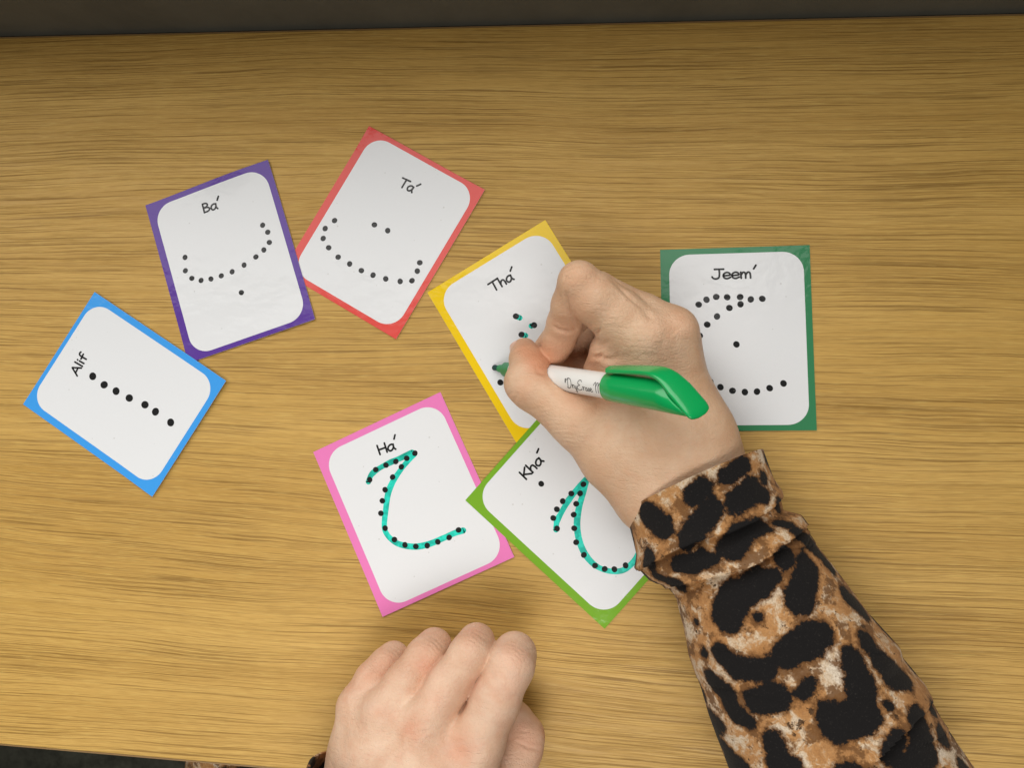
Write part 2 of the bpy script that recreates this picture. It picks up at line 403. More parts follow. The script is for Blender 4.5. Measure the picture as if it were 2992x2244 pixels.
LABELS = {
 'alif': 'blue bordered flash card reading Alif with a straight row of dots',
 'ba': 'purple bordered flash card reading Ba, overlapped by the blue card',
 'ta': 'red bordered flash card reading Ta with two dots above a dotted bowl',
 'tha': 'yellow bordered flash card reading Tha, being traced with the green marker',
 'jeem': 'dark green bordered flash card reading Jeem, partly behind the writing hand',
 'ha': 'pink bordered flash card reading Ha with a teal traced letter',
 'kha': 'light green bordered flash card reading Kha, lying on the pink and yellow cards',
}
PANEL_OFF = {'alif': (.1, .4), 'ba': (.2, -.2), 'ta': (.5, .2), 'tha': (.2, -.2), 'jeem': (.5, -.1), 'ha': (.4, -.5), 'kha': (.2, .2)}
def panel_mesh(cx, cy, w, h, r, z, f):
    rows = np.unique(np.concatenate([np.linspace(-h / 2, h / 2, 36), h / 2 - r + r * np.sin(np.linspace(0, math.pi / 2, 14)), -h / 2 + r - r * np.sin(np.linspace(0, math.pi / 2, 14))]))
    m = 26; V = []; F = []
    for v in rows:
        dy = max(0, abs(v) - (h / 2 - r))
        hw = w / 2 - r + math.sqrt(max(0, r * r - dy * dy))
        for q in range(m):
            u = -hw + 2 * hw * q / (m - 1)
            V.append((cx + u, cy + v, z + f(cx + u, cy + v)))
    for i in range(len(rows) - 1):
        for q in range(m - 1): F.append((i * m + q, i * m + q + 1, (i + 1) * m + q + 1, (i + 1) * m + q))
    return V, F
rs = np.random.RandomState(4)
WHITE_CORE = matte('card_cut_edge', (.74, .73, .70), 300, .03)
for key, cd in CARDS.items():
    word, rgb, f = SHEET[key]
    root = tag(empty('flash_card', (cd['x'], cd['y'], 0), cd['a']), LABELS[key], 'flash card', 'handwriting flash cards scattered on the desk')
    w, h = cd['w'], cd['h']
    nu, nv = 28, 36
    V = []; F = []
    for lay in (0, 1):
        for j in range(nv):
            for i in range(nu):
                u, v = -w / 2 + w * i / (nu - 1), -h / 2 + h * j / (nv - 1)
                V.append((u, v, f(u, v) + (CARD_T if lay else 0)))
    G = nu * nv; idx = lambda i, j, l: l * G + j * nu + i
    for j in range(nv - 1):
        for i in range(nu - 1):
            F.append((idx(i, j, 1), idx(i + 1, j, 1), idx(i + 1, j + 1, 1), idx(i, j + 1, 1)))
            F.append((idx(i, j, 0), idx(i, j + 1, 0), idx(i + 1, j + 1, 0), idx(i + 1, j, 0)))
    ntop = len(F)
    for i in range(nu - 1):
        F.append((idx(i, 0, 0), idx(i + 1, 0, 0), idx(i + 1, 0, 1), idx(i, 0, 1)))
        F.append((idx(i, nv - 1, 1), idx(i + 1, nv - 1, 1), idx(i + 1, nv - 1, 0), idx(i, nv - 1, 0)))
    for j in range(nv - 1):
        F.append((idx(0, j, 1), idx(0, j + 1, 1), idx(0, j + 1, 0), idx(0, j, 0)))
        F.append((idx(nu - 1, j, 0), idx(nu - 1, j + 1, 0), idx(nu - 1, j + 1, 1), idx(nu - 1, j, 1)))
    b = obj('coloured_border', V, F, laminate('border_' + key, rgb), root, smooth=False)
    b.data.materials.append(WHITE_CORE)
    for p in b.data.polygons:
        if p.index >= ntop: p.material_index = 1
        else: p.use_smooth = True
    b.data.set_sharp_from_angle(angle=math.radians(40))
    ox, oy = PANEL_OFF[key]
    V, F = panel_mesh(ox, oy, w - 7.0, h - 5.3, 9.6, CARD_T + .04, f)
    obj('white_panel', V, F, PAPER, root)
    z = CARD_T + .07
    if 's1' in cd:                                        # the letter traced in teal marker
        V, F = [], []
        ribbon(catmull(cd['s1']), 2.85, z, f, V, F, wob=.14)
        obj('marker_stroke', V, F, TEAL2 if key == 'ha' else TEAL, root)
        V, F = [], []
        ribbon(catmull(cd['s2']), 2.75, z + .02, f, V, F, wob=.14)
        obj('marker_stroke', V, F, TEAL, root)
    if 'blob' in cd:
        for q in range(0, 6, 2):
            V, F = [], []
            ribbon(np.array(cd['blob'][q:q + 2]), 2.6, z, f, V, F)
            obj('marker_stroke', V, F, TEAL, root)
    V, F = [], []
    dots = list(cd['dots'])
    if key == 'tha':                                      # the rest of the bowl, under the writing hand
        dots += [(-23.5, -18.6), (-18.6, -22.2), (-12.6, -23.8), (-6.4, -24.2), (-.2, -23.6), (6, -22), (12, -19), (17.4, -14.6), (21, -9), (22.6, -2.4)]
    for dx, dy in dots: disc(dx, dy, max(cd['dr'] * 1.08, 1.36), z + .05, f, V, F, rs)
    tag(obj('dotted_letter', V, F, INK, root), 'printed row of black tracing dots')
    # the printed name along its baseline
    (x0, y0), (x1, y1) = cd['text']
    cap = 4.55
    adv = sum(GLYPH[c][0] for c in word) - .06
    L = math.hypot(x1 - x0, y1 - y0)
    sx = L / adv
    ex = np.array([(x1 - x0) / L, (y1 - y0) / L]); ey = np.array([-ex[1], ex[0]])
    V, F = [], []; cur = 0; zz = z + .05
    for ch in word:
        a, strokes = GLYPH[ch]
        for kind, pts in strokes:
            pts = np.array(pts) * [sx, cap] + [cur * sx, 0]
            P = np.array([x0, y0]) + pts[:, :1] * ex + pts[:, 1:] * ey
            if kind == 'c': P = catmull(P, 6)
            if len(P) == 3 and kind == 'l':
                ribbon(P[:2], .90, zz, f, V, F); zz += .004
                ribbon(P[1:], .90, zz, f, V, F)
            else: ribbon(P, .90, zz, f, V, F)
            zz += .004
        cur += a
    if cd['acc']: ribbon(np.array(cd['acc']) + [.5, 0], .90, zz, f, V, F)
    tag(obj('printed_name', V, F, INK, root), 'printed name ' + word)

# ------------------------------------------------------------------ the green dry erase marker
GREEN = plastic('green_plastic', (.004, .360, .090), .22, .3, sss=.0)
GREEN_D = plastic('green_plastic_tip', (.005, .260, .085), .4, .05)
NIB = plastic('ink_soaked_felt', (.006, .055, .050), .8)
BARREL = plastic('white_barrel', (.80, .79, .75), .28, .2)
BLACK = plastic('black_print', (.015, .014, .013), .5)
P0, P1 = at(1443, 1074, 1.1), at(2026, 1168, 83.0)
AX = (P1 - P0); PLEN = float(np.linalg.norm(AX)); AX /= PLEN
CL = np.array([0.0, .80, .58]); CL -= AX * CL.dot(AX); CL /= np.linalg.norm(CL)      # side that carries the clip
SD = np.cross(AX, CL)
marker = tag(empty('marker', tuple(P0)), 'green and white dry erase marker held in the writing hand', 'marker')
def pen(t, a, b): return AX * t + CL * a + SD * b
def lathe(name, prof, mat, parent, n=56):
    V = []; F = []
    for t, r in prof:
        for q in range(n):
            a = 2 * math.pi * q / n
            V.append(pen(t, r * math.cos(a), r * math.sin(a)))
    for i in range(len(prof) - 1):
        for q in range(n): F.append((i * n + q, i * n + (q + 1) % n, (i + 1) * n + (q + 1) % n, (i + 1) * n + q))
    F.append(tuple(range(n))[::-1]); F.append(tuple((len(prof) - 1) * n + q for q in range(n)))
    o = obj(name, V, F, mat, parent)
    o.data.set_sharp_from_angle(angle=math.radians(50))
    return o
lathe('nib', [(0, .6), (.25, 1.0), (1.2, 1.3), (4.6, 1.45), (6, 1.45)], NIB, marker)
lathe('nib_holder', [(4.4, 1.6), (4.5, 1.85), (8.6, 2.15), (8.8, 2.2), (8.85, 3.1), (9.2, 3.4), (12.5, 3.6), (13, 4.0), (17, 4.4)], GREEN_D, marker)
JOIN = PLEN * .648
barrel = lathe('barrel', [(16.2, 4.5), (16.6, 4.95), (17.4, 5.1), (30, 5.2), (JOIN + 3, 5.25)], BARREL, marker)
# cap posted on the back end: its end is cut obliquely, the clip springs from the cut
CE = PLEN + 3.0
n = 60; V = []; F = []
prof = [(JOIN + 2.0, 4.9), (JOIN + .3, 5.45), (JOIN, 5.75), (JOIN + .5, 5.95), (JOIN + 6, 6.05), (CE - 16, 6.35)]
def cut(r, a):    # axial position of the oblique end for a wall point
    return CE - 6.6 - r * math.cos(a) * 1.0
rows = []
for t, r in prof:
    rows.append([pen(t, r * math.cos(2 * math.pi * q / n), r * math.sin(2 * math.pi * q / n)) for q in range(n)])
for s, r in ((0, 6.4), (.35, 6.15), (.5, 5.6)):
    rows.append([pen(cut(6.4, 2 * math.pi * q / n) - .6 + s, r * math.cos(2 * math.pi * q / n), r * math.sin(2 * math.pi * q / n)) for q in range(n)])
V = [p for r in rows for p in r]
for i in range(len(rows) - 1):
    for q in range(n): F.append((i * n + q, i * n + (q + 1) % n, (i + 1) * n + (q + 1) % n, (i + 1) * n + q))
F.append(tuple((len(rows) - 1) * n + q for q in range(n)))
cap_o = obj('cap', V, F, GREEN, marker); cap_o.data.set_sharp_from_angle(angle=math.radians(55))
# clip: a bent strip; path in (axial, clip side), half width, half thickness
path = catmull([(CE - .5, -6.1), (CE - 1.7, -4.2), (CE - 5.2, -.3), (CE - 9.3, 4.0), (CE - 13.2, 7.4), (CE - 17.0, 8.9), (CE - 22, 9.15), (CE - 30, 8.6), (CE - 38, 7.9), (JOIN + 3.2, 7.55), (JOIN + 1.2, 7.7)], 7)
sN = len(path)
tl = np.linspace(0, 1, sN)
hw = np.interp(tl, [0, .015, .04, .08, .13, .28, .42, .60, .93, 1], [2.0, 3.4, 4.7, 5.5, 5.9, 5.8, 4.6, 3.6, 3.1, 1.8])
ht = np.interp(tl, [0, .1, .3, .5, 1], [.7, .9, 1.0, 1.1, .75])
T = np.gradient(path, axis=0); T /= np.linalg.norm(T, axis=1)[:, None]
Nn = np.stack([T[:, 1], -T[:, 0]], -1)        # outward
V = []; F = []; m = 16
for i in range(sN):
    for q in range(m):
        a = 2 * math.pi * q / m
        ca, sa = math.cos(a), math.sin(a)
        u = hw[i] * math.copysign(abs(ca) ** .45, ca); v = ht[i] * math.copysign(abs(sa) ** .6, sa)
        pt = path[i] + Nn[i] * v
        V.append(pen(pt[0], pt[1], u))
for i in range(sN - 1):
    for q in range(m): F.append((i * m + q, i * m + (q + 1) % m, (i + 1) * m + (q + 1) % m, (i + 1) * m + q))
F.append(tuple(range(m))[::-1]); F.append(tuple((sN - 1) * m + q for q in range(m)))
clip_o = obj('clip', V, F, GREEN, cap_o)
# script lettering round the barrel
SCRIPT = [  # unit = cap height, strokes follow a pen script
 [(-.26, .92), (-.24, .55)], [(-.19, .92), (-.17, .55)],
 [(.10, .95), (.13, .45), (.10, .02)], [(-.08, .80), (.10, 1.0), (.42, .92), (.58, .55), (.45, .15), (.12, .0), (-.02, .12)],
 [(.68, .38), (.74, .46), (.74, .05), (.80, .36), (.94, .44)], [(1.0, .40), (1.0, .12), (1.12, .08), (1.22, .40), (1.18, -.15), (1.05, -.42), (.98, -.25), (1.28, .08)],
 [(1.95, .86), (1.80, 1.0), (1.52, .88), (1.50, .62), (1.74, .52), (1.46, .40), (1.36, .15), (1.55, -.02), (1.85, .06), (2.0, .2)],
 [(2.08, .36), (2.16, .42), (2.15, .04), (2.22, .34), (2.36, .40)], [(2.66, .36), (2.48, .36), (2.42, .12), (2.56, .02), (2.66, .34), (2.68, .04), (2.78, .10)],
 [(2.78, .10), (2.92, .40), (2.96, .10), (2.82, .02)], [(3.04, .16), (3.24, .28), (3.14, .40), (3.04, .20), (3.14, .0), (3.34, .12)],
 [(3.52, .72), (3.66, .98), (3.78, .90), (3.78, .0)], [(3.78, .55), (3.96, .98), (4.08, .86), (4.06, .0)], [(4.06, .55), (4.24, .98), (4.36, .84), (4.36, .15), (4.46, .0)],
 [(4.70, .36), (4.54, .30), (4.54, .06), (4.70, .06), (4.74, .36), (4.78, .04)], [(4.92, .40), (4.94, .04), (5.0, .34), (5.14, .40)],
]
V, F = [], []
CH = 4.3
base_t = JOIN - 4.35 * CH * 1.04
ang0 = math.radians(103)                           # where the baseline lies round the barrel
for st in SCRIPT:
    c2 = catmull(np.array(st), 6)
    n0 = len(V); tmpV = []
    ribbon(c2 * CH, .27, 0, lambda a, b: 0, tmpV, F2 := [])
    for a, b, _ in tmpV:
        th = ang0 - b / 5.25
        rr = 5.31
        V.append(pen(base_t + a * 1.04, rr * math.cos(th), rr * math.sin(th)))
    F += [tuple(i + n0 for i in fc) for fc in F2]
tag(obj('lettering', V, F, BLACK, barrel), 'black script lettering reading Dry Erase Marker')

# ------------------------------------------------------------------ hands: implicit surfaces meshed with surface nets
def seg(P, a, b, ra, rb):
    a = np.asarray(a, np.float32); b = np.asarray(b, np.float32)
    ba = b - a; pa = P - a
    h = np.clip(pa @ ba / max(float(ba @ ba), 1e-6), 0, 1)
    return np.linalg.norm(pa - h[..., None] * ba, axis=-1) - (ra + (rb - ra) * h)
def smin(a, b, k):
    h = np.maximum(k - np.abs(a - b), 0) / k
    return np.minimum(a, b) - h * h * k * .25
def chain(P, pts, k=2.0):
    d = None
    for (a, ra), (b, rb) in zip(pts[:-1], pts[1:]):
        s = seg(P, a, b, ra, rb)
        d = s if d is None else smin(d, s, k)
    return d
def surface_nets(fn, lo, hi, h):
    lo = np.asarray(lo, np.float32)
    n = np.ceil((np.asarray(hi) - lo) / h).astype(int) + 1
    xs = [lo[i] + h * np.arange(n[i], dtype=np.float32) for i in range(3)]
    D = np.empty(n, np.float32)
    for i0 in range(0, n[0], 16):
        g = np.stack(np.meshgrid(xs[0][i0:i0 + 16], xs[1], xs[2], indexing='ij'), -1)
        D[i0:i0 + 16] = fn(g)
    S = D < 0
    corners = [(i, j, k) for i in (0, 1) for j in (0, 1) for k in (0, 1)]
    sl = lambda A, c: A[c[0]:n[0] - 1 + c[0], c[1]:n[1] - 1 + c[1], c[2]:n[2] - 1 + c[2]]
    cnt = sum(sl(S, c).astype(np.int8) for c in corners)
    act = (cnt > 0) & (cnt < 8)
    ids = np.full(act.shape, -1, np.int64); ids[act] = np.arange(act.sum())
    I = np.argwhere(act)
    acc = np.zeros((len(I), 3)); num = np.zeros(len(I))
    val = {c: sl(D, c)[act] for c in corners}
    for c in corners:
        for ax in range(3):
            if c[ax]: continue
            c2 = list(c); c2[ax] = 1; c2 = tuple(c2)
            a, b = val[c], val[c2]
            m = (a < 0) != (b < 0)
            t = np.where(m, a / np.where(a - b == 0, 1, a - b), 0)
            p = np.tile(np.array(c, float), (len(I), 1)); p[:, ax] += t
            acc[m] += p[m]; num[m] += 1
    V = lo + h * (I + acc / num[:, None])
    F = []
    for ax in range(3):
        u, v = (ax + 1) % 3, (ax + 2) % 3
        a = [slice(1, -1)] * 3; a[ax] = slice(0, n[ax] - 1)
        b = list(a); b[ax] = slice(1, n[ax])
        A, Bm = S[tuple(a)], S[tuple(b)]
        E = np.argwhere(A != Bm)
        flip = A[tuple(E.T)]
        off = np.ones(3, int); off[ax] = 0
        base = E + off
        q = []
        for du, dv in ((1, 1), (0, 1), (0, 0), (1, 0)):
            o = base.copy(); o[:, u] -= du; o[:, v] -= dv
            q.append(ids[tuple(o.T)])
        q = np.stack(q, -1)
        q[~flip] = q[~flip][:, ::-1]
        F.append(q)
    return V, np.vstack(F)
def relax(V, F, it, lam=.5):
    a = F.ravel(); b = np.roll(F, -1, 1).ravel()
    src = np.concatenate([a, b]); dst = np.concatenate([b, a])
    deg = np.bincount(src, minlength=len(V))[:, None]
    for i in range(it):
        l = lam if i % 2 == 0 else -lam * 1.04
        s = np.stack([np.bincount(src, V[dst, q], len(V)) for q in range(3)], -1)
        V = V + l * (s / np.maximum(deg, 1) - V)
    return V
def normals(V, F):
    fn = np.cross(V[F[:, 2]] - V[F[:, 0]], V[F[:, 3]] - V[F[:, 1]])
    N = np.stack([sum(np.bincount(F[:, c], fn[:, q], len(V)) for c in range(4)) for q in range(3)], -1)
    return N / np.maximum(np.linalg.norm(N, axis=1), 1e-9)[:, None]
def poly_dist(Q, pts):
    d = np.full(len(Q), 1e9); L = 0; par = np.zeros(len(Q)); tot = sum(np.hypot(*(np.subtract(b, a))) for a, b in zip(pts[:-1], pts[1:]))
    for a, b in zip(pts[:-1], pts[1:]):
        a = np.array(a, float); b = np.array(b, float); ba = b - a; l = np.hypot(*ba)
        h = np.clip(((Q - a) @ ba) / (l * l), 0, 1)
        e = np.linalg.norm(Q - a - h[:, None] * ba, axis=1)
        m = e < d; d[m] = e[m]; par[m] = (L + h[m] * l) / tot; L += l
    return d, par
def finish(V, F, creases, bumps, reds, light_tints):
    """sculpt fine folds and swellings, and record where the skin is redder"""
    V = relax(V, F, 6)
    N = normals(V, F)
    view = CAM_LOC - V; view /= np.linalg.norm(view, axis=1)[:, None]
    face = np.clip((N * view).sum(1) * 2.0, 0, 1)
    Q = proj(V)
    dz = np.zeros(len(V))
    for pts, w, dep, zlo in creases:
        d, par = poly_dist(Q, pts)
        prof = np.exp(-(d / w) ** 2) - .22 * np.exp(-((d - 2.4 * w) / (1.3 * w)) ** 2)
        dz -= dep * prof * np.sin(np.pi * np.clip(par * .94 + .03, 0, 1)) ** .5 * face * (V[:, 2] > zlo)
    for (px, py), r, amt, zlo in bumps:
        dz += amt * np.exp(-(((Q - [px, py]) ** 2).sum(1)) / r ** 2) * face * (V[:, 2] > zlo)
    V = V + N * dz[:, None]
    red = np.zeros(len(V)); tan = np.zeros(len(V))
    for (px, py), r, amt, zlo in reds:
        red += amt * np.exp(-(((Q - [px, py]) ** 2).sum(1)) / r ** 2) * (V[:, 2] > zlo)
    for amt in light_tints: tan += amt
    return V, red, tan
def put_attr(o, name, arr):
    a = o.data.attributes.new(name, 'FLOAT', 'POINT')
    a.data.foreach_set('value', np.asarray(arr, np.float32))
J = lambda x, y, z, r: (at(x, y, z), r)

person = tag(empty('person', tuple(at(1900, 2500, -300))), 'person in leopard print sleeves, right hand writing and left fist resting on the desk', 'person')
PO = np.array(person.location) / MM
def body_part(name, V, F, mat, smooth=True): return obj(name, np.asarray(V) - PO, F, mat, person, smooth)

# ---- right hand, holding the marker
WR = [J(1962, 1300, 30, 21), J(1990, 1420, 29, 20), J(2075, 1540, 30, 18), J(2140, 1660, 31, 17)]
def right_hand(P):
    m_i = chain(P, [J(1884, 985, 46, 10.2), J(1915, 1150, 41, 11), J(1940, 1310, 33, 15)])
    m_m = chain(P, [J(1962, 972, 42, 10.2), J(1975, 1140, 36, 12), J(1980, 1310, 31, 16)])
    m_r = chain(P, [J(1975, 1000, 29, 9.8), J(1982, 1150, 27, 13), J(1985, 1310, 27, 15)])
    m_p = chain(P, [J(1965, 1040, 16, 9.5), J(1985, 1190, 17, 12), J(1985, 1330, 24, 14)])
    palm = smin(smin(smin(m_i, m_m, 7), m_r, 7), m_p, 7)
    wrist = None
    for (a, ra), (b, rb) in zip(WR[:-1], WR[1:]):
        # flattened forearm: two rails side by side
        side = np.cross(b - a, [0, 0, 1.0]); side /= np.linalg.norm(side)
        for s in (-1, 1):
            q = seg(P, a + side * s * 9.5, b + side * s * 9.5, ra - 3.8, rb - 3.8)
            wrist = q if wrist is None else smin(wrist, q, 9)
    palm = smin(palm, wrist, 14)
    thumb_base = chain(P, [J(1690, 1228, 32, 10.6), J(1795, 1330, 28, 14.0), J(1900, 1400, 27, 15)], 5)
    palm = smin(palm, thumb_base, 12)
    web = smin(seg(P, at(1790, 1030, 36), at(1850, 1130, 33), 9.5, 13), seg(P, at(1765, 1085, 30), at(1800, 1220, 26), 8.5, 13), 4)
    palm = smin(palm, web, 8)
    heel = seg(P, at(1900, 1230, 16), at(1930, 1330, 16), 14, 14)
    palm = smin(palm, heel, 10)
    index_p = chain(P, [J(1884, 985, 46, 10.2), J(1806, 925, 47, 11.0), J(1738, 873, 50, 10.3), J(1692, 824, 53, 8.6)], 3)
    index_d = chain(P, [J(1692, 824, 53.5, 8.5), J(1668, 890, 44, 8.0), J(1650, 945, 35.5, 7.5), J(1634, 990, 30, 7.2), J(1622, 1024, 27.5, 6.5)], 2)
    middle_p = chain(P, [J(1962, 972, 42, 10.2), J(1880, 922, 41, 8.8), J(1745, 852, 40, 8.4)], 3)
    middle_d = chain(P, [J(1745, 852, 40, 8.3), J(1655, 950, 19, 7.2), J(1598, 1022, 13, 6.4)], 2)
    ring = chain(P, [J(1975, 1000, 29, 9.8), J(1830, 915, 25, 8.4), J(1688, 985, 12, 7.8), J(1672, 1050, 10, 7.8), J(1720, 1080, 12, 7.6)], 2)
    pinky = chain(P, [J(1965, 1040, 16, 9.5), J(1800, 985, 11, 7.6), J(1730, 1020, 9, 7.4), J(1745, 1090, 9, 7.0)], 2)
    thumb = chain(P, [J(1690, 1228, 32, 10.6), J(1612, 1174, 32, 9.3), J(1560, 1140, 31.5, 9.2), J(1534, 1118, 30.5, 8.7)], 3)
    tip = chain(P, [J(1536, 1120, 30.5, 8.4), J(1546, 1085, 30, 7.5), J(1535, 1050, 26, 6.7), J(1532, 1026, 22.5, 6.0)], 3)
    pad = seg(P, at(1566, 1078, 28.5), at(1556, 1058, 27), 6.6, 5.6)
    tip = smin(tip, pad, 5)
    thumb = smin(thumb, tip, 3.5)
    index = smin(index_p, index_d, 1.4)
    middle = smin(middle_p, middle_d, 2)
    d = smin(palm, index, 6)
    d = smin(d, smin(palm, middle, 5), .9)
    d = smin(d, smin(palm, ring, 4), .9)
    d = smin(d, smin(palm, pinky, 4), .9)
    d = smin(d, smin(palm, thumb, 9), .9)
    # the skin gives way where the marker is pressed against it
    pen_d = seg(P, P0 + AX * 17, P0 + AX * (PLEN + 4), 5.0, 6.0)
    d = np.maximum(d, -(pen_d - .05))
    return d
V, F = surface_nets(right_hand, at(1420, 1700, 0) * [1, 1, 0] + [-4, 0, -1], at(2260, 720, 0) * [1, 1, 0] + [4, 0, 72], .68)
A4 = lambda L: [(a / 4.2538 + 1380, b / 4.2538 + 900) for a, b in L]
B4 = lambda L: [(a / 4.2538 + 1600, b / 4.2538 + 740) for a, b in L]
creases = [
 (B4([(232, 480), (245, 600), (270, 750), (310, 880), (355, 960)]), 4, .9, 34),
 (B4([(470, 1020), (540, 1015), (610, 985), (650, 940)]), 5, 1.3, 30),
 (B4([(560, 1290), (640, 1275), (665, 1258)]), 5, 1.8, 26),
 (B4([(660, 1270), (700, 1310), (790, 1320), (860, 1290)]), 7, 1.0, 26),
 (B4([(600, 1170), (680, 1140), (770, 1090)]), 7, .7, 30),
 (B4([(70, 915), (150, 955), (250, 975), (350, 965)]), 4.5, .9, 20),
 (B4([(780, 300), (880, 410), (1030, 560), (1180, 680)]), 5, .5, 40),
 (B4([(1190, 680), (1260, 690), (1320, 670)]), 4, .35, 40),
 (B4([(1180, 700), (1250, 760), (1300, 830)]), 9, .6, 44),
 (B4([(1440, 960), (1440, 1080), (1420, 1180)]), 9, .3, 40),
 (B4([(1330, 960), (1400, 1050)]), 6, .3, 44),
 (B4([(200, 240), (250, 200), (340, 170)]), 3, .25, 44), (B4([(215, 300), (260, 250), (330, 225)]), 3, .25, 44), (B4([(200, 330), (230, 250)]), 2.5, .3, 44),
 (A4([(800, 795), (880, 820), (960, 822)]), 4.5, .7, 24),
 (A4([(560, 820), (640, 790), (720, 770)]), 4, .35, 28), (A4([(590, 850), (670, 830), (740, 850)]), 3.5, .25, 28), (A4([(630, 880), (700, 890), (760, 930)]), 3.5, .22, 28),
 (A4([(520, 1180), (545, 1110), (560, 1060)]), 4, .4, 20), (A4([(430, 1090), (480, 1060), (530, 1050)]), 4, .25, 20),
 (A4([(510, 560), (560, 530), (600, 530)]), 3, .3, 20),
 (A4([(1120, 1010), (1180, 1030), (1250, 1040)]), 5, .5, 24),
]
for q in range(16):      # parallel skin lines over the web and the back of the hand
    x0 = 880 + q * 38; y0 = 1330 - q * 14
    creases.append((B4([(x0, y0), (x0 + 120, y0 - 130), (x0 + 260, y0 - 250 + 5 * (q % 3))]), 2.6, .10 + .03 * (q % 2), 34))
for q in range(9):       # lines along the thumb's base
    creases.append((A4([(760 + q * 20, 1260 + q * 55), (960 + q * 22, 1230 + q * 55), (1180 + q * 20, 1280 + q * 52)]), 2.6, .09, 20))
bumps = [((1930, 975), 30, .5, 40), ((2005, 960), 40, .9, 30), ((1735, 900), 45, .5, 40), ((1545, 1140), 22, .5, 20), ((1980, 1320), 40, -.6, 30), ((1925, 1010), 18, -.2, 40)]
reds = [((1530, 1020), 34, .60, 15), ((1570, 1065), 40, .72, 15), ((1612, 1040), 50, .60, 15), ((1655, 960), 55, .40, 15), ((1530, 1140), 30, .28, 15), ((1990, 935), 60, .22, 25),
        ((1710, 810), 50, .16, 40), ((1690, 900), 50, .16, 30), ((1735, 1075), 30, .4, 10), ((1690, 1165), 60, .25, 15), ((1740, 1035), 25, .2, 20), ((1925, 975), 40, .12, 40), ((1700, 1040), 60, .25, 0)]
V, red, tan = finish(V, F, creases, bumps, reds, [.38])
hand_r = tag(body_part('hand', V, F, SKIN), 'right hand gripping the green marker')
put_attr(hand_r, 'redness', red); put_attr(hand_r, 'tan', tan)
# thumb nail, lying edge-on along the outer side of the thumb tip
NAIL = plastic('finger_nail', (.66, .42, .32), .3, .3)
def nail(center, along, out, hl, hwid, parent):
    along = np.asarray(along, float); along /= np.linalg.norm(along)
    out = np.asarray(out, float); out -= along * out.dot(along); out /= np.linalg.norm(out)
    side = np.cross(along, out)
    V = []; F = []; nu, nv = 12, 12
    for lay in (0, 1):
        for j in range(nv):
            for i in range(nu):
                a = -1 + 2 * i / (nu - 1); b = -1 + 2 * j / (nv - 1)
                k = (1 - .30 * max(0, -b) ** 2) * (1 - .22 * max(0, b) ** 3)
                x = a * hwid * k
                drop = x * x / (2 * hwid * .95) + .04 * (b * hl) ** 2 / hl
                V.append(np.asarray(center) + side * x + along * b * hl + out * (.55 - drop - (.6 if lay == 0 else 0)) - PO)
    G = nu * nv
    for j in range(nv - 1):
        for i in range(nu - 1):
            for lay in (0, 1): F.append((lay * G + j * nu + i, lay * G + j * nu + i + 1, lay * G + (j + 1) * nu + i + 1, lay * G + (j + 1) * nu + i))
    rim = [j * nu for j in range(nv)] + [(nv - 1) * nu + i for i in range(1, nu)] + [j * nu + nu - 1 for j in range(nv - 2, -1, -1)] + [i for i in range(nu - 2, 0, -1)]
    for a, b in zip(rim, rim[1:] + rim[:1]): F.append((a, b, b + G, a + G))
    return obj('nail', V, F, NAIL, parent)
tb, tt = at(1541, 1070, 28.5), at(1532, 1026, 22.5)
nail(tb + (tt - tb) * .78 + np.array([-5.3, 0.2, 3.1]), tt - tb, (-1, .1, .62), 5.0, 4.2, hand_r)

